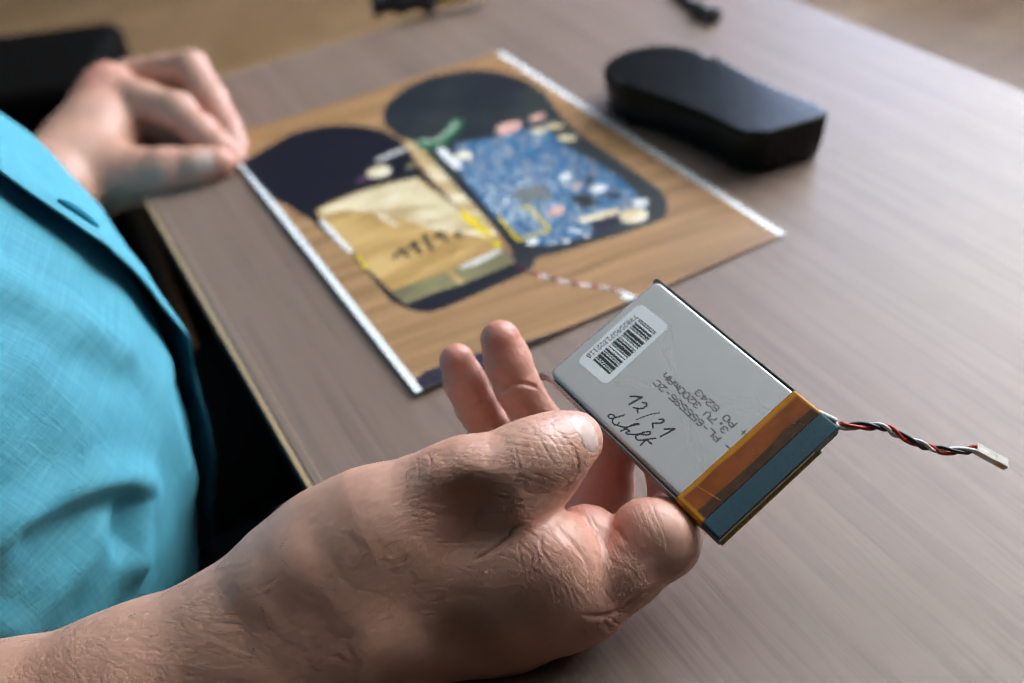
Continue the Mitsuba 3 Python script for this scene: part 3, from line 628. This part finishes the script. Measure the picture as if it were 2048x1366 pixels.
# creases of the near hand: lines on the skin (mm), each with depth and width
CREASES = [
[(0.72,0.8,((-17.8,-132.1,57.3),(-21.0,-131.5,56.5),(-22.9,-132.0,54.5),(-25.4,-131.9,53.3),(-30.8,-131.5,51.7),(-34.2,-131.1,50.9))),(0.35,1.7,((-7.7,-132.9,52.7),(-6.5,-138.6,50.8),(-4.7,-142.7,46.8),(-3.9,-144.5,44.2),(-4.5,-146.6,41.7))),(0.35,1.5,((13.0,-132.9,38.9),(12.3,-136.9,39.9),(12.1,-141.6,40.4),(12.7,-143.8,40.2))),(0.14,1.2,((-3.8,-142.7,46.1),(1.1,-142.6,41.1),(3.7,-143.4,37.6))),(0.14,1.2,((5.6,-137.0,39.4),(6.2,-140.6,38.2),(5.6,-145.1,36.9),(9.2,-150.8,34.8),(9.0,-154.5,28.3))),(0.19,0.64,((-6.8,-135.4,51.9),(0.2,-135.2,47.1),(7.9,-132.8,40.2))),(0.55,1.3,((-9.6,-152.0,28.5),(-5.2,-153.2,25.9),(0.7,-154.0,24.6),(4.6,-154.2,25.4),(8.9,-154.6,27.3),(13.7,-155.0,27.5))),(0.33,0.56,((-1.7,-154.4,23.4),(1.0,-154.6,18.1))),(0.33,0.56,((-4.2,-153.9,24.3),(-2.6,-154.9,17.8))),(0.33,0.56,((-6.9,-153.5,24.5),(-5.5,-154.6,16.8))),(0.28,0.56,((1.5,-154.2,24.1),(5.2,-154.5,21.0))),(0.28,0.56,((-9.4,-153.0,24.5),(-8.2,-153.9,16.0))),(0.25,0.64,((4.6,-120.8,74.3),(6.0,-124.3,71.1),(6.5,-126.7,67.0),(5.0,-127.9,62.1))),(0.22,0.56,((-0.0,-121.0,75.8),(0.9,-124.4,73.4),(0.6,-126.9,70.6))),(0.22,0.56,((-2.9,-120.4,76.5),(-3.1,-124.1,74.6),(-2.4,-127.6,70.5))),(0.25,0.56,((3.9,-119.2,75.1),(4.8,-123.2,72.7),(5.6,-126.5,68.2),(5.7,-127.7,63.8))),(0.17,0.48,((-5.6,-120.0,76.8),(-6.4,-123.7,74.9),(-7.1,-127.0,71.6))),(0.17,0.48,((-10.7,-119.1,76.7),(-12.2,-122.5,75.1),(-13.0,-125.3,72.7))),(0.17,0.48,((-27.9,-120.6,71.0),(-20.8,-125.3,68.2),(-14.5,-129.1,65.7))),(0.17,0.48,((-27.3,-121.7,67.6),(-21.3,-125.9,66.2),(-16.1,-129.3,64.9))),(0.19,0.48,((-29.3,-121.5,64.9),(-22.0,-126.7,63.8),(-16.5,-129.4,64.6))),(0.19,0.48,((-29.3,-122.4,62.6),(-23.5,-126.1,62.8),(-17.0,-130.0,63.2))),(0.17,0.48,((-31.8,-122.3,61.0),(-23.8,-126.9,61.1),(-17.1,-130.6,61.9))),(0.19,0.48,((-36.2,-122.2,59.9),(-27.1,-125.9,58.4),(-19.2,-130.8,60.1))),(0.17,0.48,((-40.7,-122.6,59.6),(-30.6,-125.3,55.9),(-23.4,-129.9,57.0))),(0.17,0.48,((-46.1,-123.5,59.8),(-36.0,-125.3,54.4),(-27.1,-129.6,54.1))),(0.19,0.48,((-19.1,-132.3,56.1),(-18.3,-136.5,52.7),(-19.3,-139.7,50.8),(-22.0,-142.0,48.0))),(0.19,0.48,((-17.4,-133.0,55.2),(-17.5,-138.6,51.9),(-18.5,-142.3,49.4))),(0.28,0.64,((-13.4,-135.8,53.3),(-15.6,-138.9,52.1),(-15.7,-142.1,50.2),(-14.6,-145.2,47.5))),(0.17,0.48,((-17.4,-140.3,51.0),(-19.7,-141.9,49.2),(-22.9,-143.3,46.2))),(0.17,0.48,((-14.1,-145.5,47.1),(-14.1,-148.3,42.5),(-13.6,-150.0,38.2))),(0.17,0.48,((-20.9,-134.4,53.2),(-22.1,-137.3,51.4),(-23.2,-140.6,48.6))),(0.17,0.48,((-12.2,-147.8,43.5),(-12.1,-150.0,38.5),(-10.7,-151.4,32.7))),(0.17,0.48,((-8.2,-148.3,41.1),(-7.1,-150.4,35.1),(-5.4,-151.6,29.7))),(0.17,0.48,((-2.5,-147.7,37.5),(-0.7,-150.3,31.5),(0.9,-152.7,28.0))),(0.17,0.48,((-16.8,-145.4,46.7),(-17.2,-147.9,42.5),(-17.7,-149.4,38.3))),(0.7,1.1,((-0.3,-58.1,39.5),(4.6,-59.8,40.5),(7.4,-60.3,39.3))),(0.75,1.1,((10.0,-67.0,48.0),(13.4,-69.8,51.5),(17.4,-71.3,51.7),(21.0,-72.3,49.5),(22.4,-72.7,47.9))),(0.19,0.64,((15.1,-74.7,42.2),(18.9,-76.1,42.2),(6.8,-108.7,72.7))),(0.17,0.64,((2.0,-62.3,30.9),(6.6,-63.8,31.1),(-9.7,-109.4,75.6))),(0.17,0.56,((-33.9,-105.5,75.7),(-35.1,-110.5,76.3),(-37.5,-113.6,75.0))),(0.17,0.56,((-37.1,-102.5,73.5),(-38.6,-109.0,75.0),(-41.1,-112.3,73.6))),(0.17,0.56,((-41.8,-100.9,72.1),(-42.8,-108.1,73.5),(-45.8,-111.8,72.1)))],
]
WR_DIRS = [((-111.7,-110.3,49.5),(0.446,-0.891,-0.083),(0.84,0.385,0.381)),((-50.7,-123.4,61.7),(0.904,-0.14,-0.404),(0.42,0.47,0.776)),((-20.2,-147.5,41.7),(-0.107,-0.396,-0.912),(0.949,-0.314,0.025)),((-19.1,-126.2,68.4),(0.829,-0.533,-0.173),(0.363,0.276,0.89))]   # (centre, along, across) in mm

def refine(fld, h, detail=None):
    V, F = fld.mesh(h)
    m = trimesh.Trimesh(V, F, process=False)
    V, F = trimesh.remesh.subdivide(m.vertices, m.faces)
    e = 1e-2
    for _ in range(2):
        d = fld.value(V)
        g = np.stack([(fld.value(V + np.eye(3)[i] * .25) - d) / .25 for i in range(3)], -1) if _ == 0 else g
        V = V - np.clip(d, -.6, .6)[:, None] * g / np.maximum((g * g).sum(1, keepdims=True), .3)
    N = trimesh.Trimesh(V, F, process=False).vertex_normals
    return V, F, np.asarray(N)

def aniso(p, along, across, wl, ln, seed):
    third = np.cross(along, across)
    return meshkit.noise(np.stack([(p @ across) / wl, (p @ along) / ln, (p @ third) / (wl * 2.2)], -1), seed)

V, F, N = refine(near, 1.12)
disp = np.zeros(len(V))
for A, w, pts in CREASES[0]:
    c = curve(np.array(pts), 14 * len(pts))
    tree = cKDTree(c); d, i = tree.query(V, distance_upper_bound=6 * w)
    ok = np.isfinite(d); taper = np.ones(len(V)); f = np.where(ok, i, 0) / (len(c) - 1)
    taper = np.clip(np.minimum(f, 1 - f) * 5 + .25, 0, 1)
    dd = np.where(ok, d, 99.)
    disp += taper * A * (-np.exp(-(dd / (.55 * w)) ** 2) + 0.16 * np.exp(-((dd - 1.7 * w) / (.9 * w)) ** 2))
wsum = np.zeros(len(V)); rel = np.zeros(len(V)); UVS = np.zeros((len(V), 2))
for k, (c, al, ac) in enumerate(WR_DIRS):
    w = np.exp(-((V - np.array(c)) ** 2).sum(1) / (2 * 34.0 ** 2)) + 1e-6
    al, ac = np.array(al), np.array(ac)
    n1 = aniso(V, al, ac, 1.5, 6.0, 3 + k); n2 = aniso(V, al, ac, .9, 3.6, 13 + k); n3 = aniso(V, al + .5 * ac, ac - .5 * al, 1.3, 4.4, 23 + k)
    UVS = UVS + w[:, None] * np.stack([(V - np.array(c)) @ ac, (V - np.array(c)) @ al], -1)
    line = lambda n, q: -np.exp(-((n - .5) / q) ** 2)
    rel += w * (line(n1, .07) * .55 + line(n2, .09) * .3 + line(n3, .06) * .35 + (n2 - .5) * .5 + .35); wsum += w
handz = np.max([np.exp(-((V - np.array(w_[0])) ** 2).sum(1) / (2 * 30. ** 2)) for w_ in WR_DIRS[1:]], 0)
UVS = UVS / wsum[:, None] / 100.
amp = (.02 + .115 * handz) * np.clip(.35 + 1.2 * meshkit.fbm(V / 14., 3, 5), .3, 1.2)
tipc = np.array(((0.7305,-119.6235,68.3208),(9.0124,-53.9703,50.3759),(16.5879,-61.7138,61.6379),(26.2622,-144.9612,37.9966)))
smoothz = np.max([np.exp(-((V - c) ** 2).sum(1) / (2 * 16. ** 2)) for c in tipc], 0)
disp += rel / wsum * amp * (1 - .8 * smoothz) + (meshkit.fbm(V / 5., 3, 9) - .5) * .30
V2 = V + N * disp[:, None]
# skin tone: mottled, redder at fingertips, knuckle folds and palm, browner on the hairy forearm
def tone(V, red, brown, seed):
    base = np.array([.515, .300, .226]); r = np.array([.54, .208, .155]); b = np.array([.39, .205, .138])
    m = meshkit.fbm(V / 7., 4, seed) - .5; m2 = meshkit.fbm(V / 1.6, 2, seed + 4) - .5
    k = np.clip(red + m * .55, 0, 1)[:, None]; q = np.clip(brown + m * .3, 0, 1)[:, None]
    c = base * (1 - k) + r * k; c = c * (1 - q) + b * q
    return np.clip(c * (1 + .16 * m + .14 * m2)[:, None], 0, 1)
def near_to(V, rows):
    return np.max([a * np.exp(-((V - np.array(c)) ** 2).sum(1) / (2 * s * s)) for c, s, a in rows], 0)
red = near_to(V, [((-1.6,-45.2,54.5),11,0.95),((13.4,-58.5,63.4),12,0.95),((3.0,-54.4,38.8),12,0.6),((14.5,-69.5,44.0),14,0.55),((25.0,-108.8,29.8),22,0.75),((15.1,-137.4,40.5),9,0.75),((6.9,-127.7,38.9),12,0.6),((-10.0,-131.7,49.3),12,0.5),((40.6,-125.6,35.3),14,0.8),((17.0,-113.2,68.2),6,0.45),((-28.5,-120.9,67.3),12,0.35),((1.2,-146.1,7.6),16,0.5)])
brown = near_to(V, [((-144.7,-92.9,36.8),60,0.75),((-107.0,-104.6,43.8),45,0.6),((-57.2,-120.6,36.6),40,0.35)])
col = tone(V, red, brown, 31)
fr_ = near_to(V, [((-7.8,-120.5,75.6),1.0,0.8),((13.7,-112.1,72.5),1.2,0.6)])[:, None]
col = col * (1 - fr_) + np.array([.35, .10, .06]) * fr_
def skin_relief(p, n, uv):
    a, b = uv.x * 100., uv.y * 100.        # mm across and along the skin lines
    line = lambda v, q: -dr.exp(-dr.square((v - .5) / q))
    fine = line(noise(a / .85, b / 3.2, 1.), .10) * .8 + line(noise((a + .45 * b) / .95, (b - .45 * a) / 2.6, 7.), .09) * .6 + line(noise((a - .6 * b) / .8, (b + .6 * a) / 2.2, 4.), .09) * .4
    return fine + .5 * noise(p.x * 2300., p.y * 2300., p.z * 2300.) + .5 * noise(p.x * 1000., p.y * 1000., p.z * 1000.)
skin_bump = mikit.proc(skin_relief, 1.2e-4)
scene['skin'] = {'type': 'twosided', 'bsdf': {'type': 'bumpmap', 'arbitrary': skin_bump, 'scale': .00009,
                 'bsdf': {'type': 'principled', 'base_color': {'type': 'mesh_attribute', 'name': 'vertex_color'}, 'roughness': .41, 'specular': .5, 'sheen': .15}}}
pbr('nail', (.52, .385, .34), .26, .5)
pbr('hair', (.05, .03, .018), .5)

# far arm
VF, FF, NF = refine(far_hand, 2.0)
redf = near_to(VF, [((-53.1,356.3,44.0),14,0.8),((-39.4,250.7,13.6),14,0.3),((-0.2,256.4,9.0),16,0.6),((2.5,297.4,8.3),20,0.45),((-61.0,272.1,10.1),14,0.5)])
colf = tone(VF, redf, near_to(VF, [((-108.1,268.2,12.4),60,0.6)]), 41)
dispf = (meshkit.fbm(VF / 9., 3, 19) - .5) * .9
VF2 = VF + NF * dispf[:, None]

# upper arms up to the shoulders, inside the sleeves
uvs = [UVS, np.stack([VF @ np.array([.8, -.5, .3]), VF @ np.array([.5, .8, -.2])], -1) / 100.]
arms = [(V2, F, col), (VF2, FF, colf)]
for rows in (((-.2301, -.051, .0095, .037), (-.262, -.045, .055, .042), (-.285, -.035, .15, .047), (-.30, -.025, .27, .052)), ((-.2123, .2751, -.0034, .038), (-.245, .29, .05, .042), (-.285, .295, .15, .047), (-.30, .29, .27, .052))):
    rows = np.array(rows); c = curve(rows, 40)
    m = tube(c[:, :3], c[:, 3], 40); arms.append((np.asarray(m.vertices) * 1000, m.faces, np.tile([.44, .27, .2], (len(m.vertices), 1)))); uvs.append(np.asarray(m.vertices)[:, :2] * 10)
off = np.cumsum([0] + [len(a[0]) for a in arms])
put('person', trimesh.Trimesh(np.vstack([a[0] for a in arms]) * MM, np.vstack([np.asarray(a[1]) + o for a, o in zip(arms, off)]), process=False), 'skin', True, color=np.vstack([a[2] for a in arms]), uv=np.vstack(uvs))
tag('person', 'person in a turquoise shirt holding a battery and pressing down the print corner', 'person')

# nails: curved plates that follow the fingertip
def nail(fld, c, tip, size, lift=.36, curl=1.0):
    """c: point on the skin, tip: direction towards the fingertip, size: (length, width) in mm"""
    c = np.array(c, float); g = np.array([fld.value((c + e * .3)[None])[0] - fld.value((c - e * .3)[None])[0] for e in np.eye(3)]); n = g / np.linalg.norm(g)
    u = np.array(tip, float); u -= n * (u @ n); u /= np.linalg.norm(u); w = np.cross(n, u)
    nu, nv = 28, 28; a, b = np.meshgrid(np.linspace(-1, 1, nu), np.linspace(-1, 1, nv), indexing='ij')
    # square to rounded rectangle
    x = a * np.sqrt(1 - .34 * b * b) * size[0] / 2; y = b * np.sqrt(1 - .30 * a * a) * size[1] / 2
    P = c + x[..., None] * u + y[..., None] * w
    lo, hi = np.full(x.shape, -9.), np.full(x.shape, 5.)
    for _ in range(24):
        mid = (lo + hi) / 2; ins = fld.value(P + mid[..., None] * n) < 0
        lo, hi = np.where(ins, mid, lo), np.where(ins, hi, mid)
    A_ = np.stack([np.ones(x.size), x.ravel(), y.ravel(), x.ravel() ** 2, y.ravel() ** 2, x.ravel() * y.ravel()], 1)
    h = (A_ @ np.linalg.lstsq(A_, lo.ravel(), rcond=None)[0]).reshape(x.shape)
    edge = np.maximum(np.abs(a), np.abs(b)) ** 6
    top = P + (h + lift - .45 * edge)[..., None] * n
    bot = P + (h + lift - .45 * edge - .5)[..., None] * n
    v = np.vstack([top.reshape(-1, 3), bot.reshape(-1, 3)]); q = lambda i, j: i * nv + j
    i, j = np.meshgrid(np.arange(nu - 1), np.arange(nv - 1), indexing='ij'); Q = np.stack([q(i, j), q(i + 1, j), q(i + 1, j + 1), q(i, j + 1)], -1).reshape(-1, 4)
    f = np.vstack([Q[:, [0, 1, 2]], Q[:, [0, 2, 3]], (Q[:, [0, 2, 1]] + nu * nv), (Q[:, [0, 3, 2]] + nu * nv)])
    return trimesh.Trimesh(v * MM, f, process=False)
put('person__thumb_nail', nail(near, (14.86,-119.62,68.57), (17.031,7.636,-9.441), (11.5, 13.5)), 'nail', True)
tag('person__thumb_nail', 'pale thumb nail over the edge of the battery')
put('person__finger_nail', nail(near, (26.18,-57.07,56.27), (0.496,6.51,21.692), (10.5, 9.5)), 'nail', True)
put('person__finger_nail', nail(near, (11.47,-45.8,45.38), (-0.596,8.054,19.659), (9.0, 8.0)), 'nail', True)
put('person__thumb_nail', nail(far_hand, (-20.11,248.86,15.25), (27.539,-11.325,2.043), (12.5, 12.5)), 'nail', True)
tag('person__thumb_nail_001', 'thumb nail of the far hand pressing the print corner')

# hairs on the forearm
rng = np.random.default_rng(8)
hairs = []
tree = cKDTree(V2)
axis = np.array((96.63,-29.49,18.49)); axis /= np.linalg.norm(axis)
cand = np.flatnonzero((V2 @ axis < np.array((-76.6,-111.0,52.8)) @ axis) & (N[:, 2] > -.5))
for i in rng.choice(cand, 190, replace=False):
    n = N[i]; u = axis * .55 + rng.normal(0, .45, 3) + np.array([.0, -.25, -.35]); u -= n * (u @ n); u /= np.linalg.norm(u)
    L = rng.uniform(4.5, 12.0); t = np.linspace(0, 1, 7)[:, None]; bend = np.cross(n, u) * rng.normal(0, .16)
    p = V2[i] - n * .2 + L * (u * t + bend * t * t + n * (.42 * t - .36 * t * t * rng.uniform(.4, 1.3)))
    hairs.append(tube(p * MM, np.linspace(.00005, .00002, 7), 3))
k = put('person__arm_hair', trimesh.util.concatenate(hairs), 'hair'); tag(k, kind='stuff')

# ---------------------------------------------------------------- shirt
def weave(p, n, uv):
    a, b = uv.x * 160., uv.y * 160.       # threads
    th = fbm(a * 8., b * .5, 1., 2) * .5 + fbm(a * .5, b * 8., 5., 2) * .5
    slub = smoothstep(.62, .85, noise(a * 4.5, b * .16, 9.)) + smoothstep(.64, .85, noise(a * .16, b * 4.5, 12.))
    return mix((.030, .208, .290), (.086, .315, .402), .15 + .75 * th + .12 * slub)
pbr('shirt_cloth', mikit.proc(weave), .75, .25, mikit.proc(lambda p, n, uv: noise(uv.x * 1300., uv.y * 160., 2.) + noise(uv.x * 160., uv.y * 1300., 7.), 2e-4), .00012, sheen=.5, sheen_tint=.6)
pbr('stitch', (.010, .17, .26), .8, .2)
pbr('trousers', (.006, .010, .014), .85, .2)
FOLDS = [(.0062, .010, ((1.2337,0.0514),(1.1596,0.0506),(1.0652,0.0447),(0.9371,0.0364),(0.836,0.0255),(0.7618,0.0072),(0.8427,0.0013),(0.9101,-0.0053))), (-.006, .0075, ((1.1191,0.0397),(0.9978,0.0331),(0.8966,0.023),(0.8697,0.0155),(0.9236,0.0072))),
         (.004, .010, ((1.2809,0.0105),(1.1663,0.0155),(1.0112,0.0172))), (-.003, .009, ((1.2472,0.023),(1.1258,0.0272),(1.0247,0.0255))), (.004, .014, ((0.3371,0.0214),(0.4787,0.0172),(0.5124,-0.0062),(0.5124,-0.0245))), (.003, .012, ((1.1798,-0.0137),(1.0315,-0.0078),(0.9169,-0.0095))), (-.0025, .012, ((0.6944,0.099),(0.6742,0.0706),(0.5663,0.0372))), (.002, .01, ((0.5798,0.1048),(0.5528,0.0848),(0.4921,0.0523)))]
def cloth_off(th, z):
    a = np.stack([th * .165, z], -1); o = np.zeros(th.shape)
    for A_, w, pts in FOLDS:
        c = curve(np.array(pts) * [.165, 1.0], 60); d = cKDTree(c).query(a.reshape(-1, 2))[0].reshape(th.shape)
        o += A_ * np.exp(-(d / w) ** 2)
    o += .0050 * (meshkit.fbm(np.stack([th * 2.2 + z * 9, z * 7 - th * .6, th * 0], -1), 3, 3) - .5) + .0022 * (meshkit.fbm(np.stack([th * 9 + z * 40, z * 22, th * 0], -1), 3, 6) - .5) + .0016 * (meshkit.fbm(np.stack([th * 4 - z * 60, z * 9 + th * 2, th * 0], -1), 2, 16) - .5)
    return o
def sheet(th, z, off, thick=None):
    P = torso_xy(th, z, 0.0); r = torso_xy(th, z, 0.01) - P; r /= np.linalg.norm(r, axis=-1, keepdims=True)
    return P + r * off[..., None]
nth, nz = 420, 420
th, z = np.meshgrid(np.linspace(-np.pi, np.pi, nth, endpoint=False), np.linspace(-.34, .43, nz), indexing='ij')
R = np.transpose(sheet(th, z, cloth_off(th, z)), (1, 0, 2))
sh = loft(R)
uv = np.stack([(th * .165).T, z.T], -1).reshape(-1, 2); uv = np.vstack([uv, [[0, 0], [0, 0]]])
put('person__shirt', sh, 'shirt_cloth', True, uv=uv)
# the overlapping front strip, standing off the body with a rolled edge
EDGE = np.array(((0.2697,0.1132),(0.2831,0.099),(0.3169,0.084),(0.2427,0.0598),(0.2562,0.0464),(0.2629,0.0322),(0.2629,0.0197),(0.1753,-0.0003)))
ez = np.r_[.40, EDGE[:, 1], -.04, -.12, -.30]; et_ = np.r_[.26, np.clip(EDGE[:, 0], .2, .36), .30, .26, .25]
o_ = np.argsort(ez); ez, et_ = ez[o_], et_[o_]
nz2, nt2 = 300, 90
zz = np.linspace(-.30, .40, nz2); tt = np.linspace(0, 1, nt2)
Z2, T2 = np.meshgrid(zz, tt, indexing='ij')
te = np.interp(zz, ez, et_)
te = np.convolve(np.pad(te, 4, mode='edge'), np.ones(9) / 9, 'valid')
TH2 = -1.5 + (te[:, None] + 1.5) * T2 ** .6
base = cloth_off(TH2, Z2) * .6
lift = .0015 + .0080 * np.exp(-((te[:, None] - TH2) / .16) ** 2) + .0012 * np.sin(Z2 * 90.) * np.exp(-((te[:, None] - TH2) / .10) ** 2)
top = sheet(TH2, Z2, base + lift + .0011); und = sheet(TH2, Z2, base + lift)
ring = np.concatenate([top, und[:, ::-1]], 1)
pan = loft(ring)
uvp = np.concatenate([np.stack([TH2 * .165, Z2], -1), np.stack([TH2 * .165, Z2], -1)[:, ::-1]], 1).reshape(-1, 2); uvp = np.vstack([uvp, [[0, 0], [0, 0]]])
put('person__shirt__front_strip', pan, 'shirt_cloth', True, uv=uvp)
# buttonhole
bh_t, bh_z = ((0.2494,0.0973),)[0]
s_ = np.linspace(-1, 1, 24); bz = bh_z - .004 + .0085 * s_; bt = np.full(24, bh_t - .015)
pth = sheet(bt, bz, .6 * cloth_off(bt, bz) + .0026 + .0080 * np.exp(-((np.interp(bz, zz, te) - bt) / .16) ** 2) + .0013)
put('person__shirt__buttonhole', tube(pth, 0.0022 * np.sqrt(np.clip(1.02 - s_ ** 2, .05, 1)), 10), 'stitch', True)
# sleeves
for rows in (((-.286, -.034, .155, .066), (-.295, -.028, .24, .072), (-.29, -.005, .33, .072), (-.285, .04, .40, .05)), ((-.286, .295, .155, .066), (-.295, .288, .24, .072), (-.29, .265, .33, .072), (-.285, .22, .40, .05))):
    c = curve(np.array(rows), 50); m = tube(c[:, :3], c[:, 3], 48)
    put('person__sleeve', m, 'shirt_cloth', True, uv=np.asarray(m.vertices)[:, :2])
for y in (.03, .20):
    c = curve(np.array([(-.27, .13 + (y - .13) * .8, -.22, .10), (-.1, y, -.20, .10), (.1, y, -.19, .09), (.27, y + .01, -.25, .066), (.30, y + .01, -.40, .058), (.31, y + .01, -.69, .05)]), 60)
    put('person__trouser_leg', tube(c[:, :3], c[:, 3], 36), 'trousers', True)
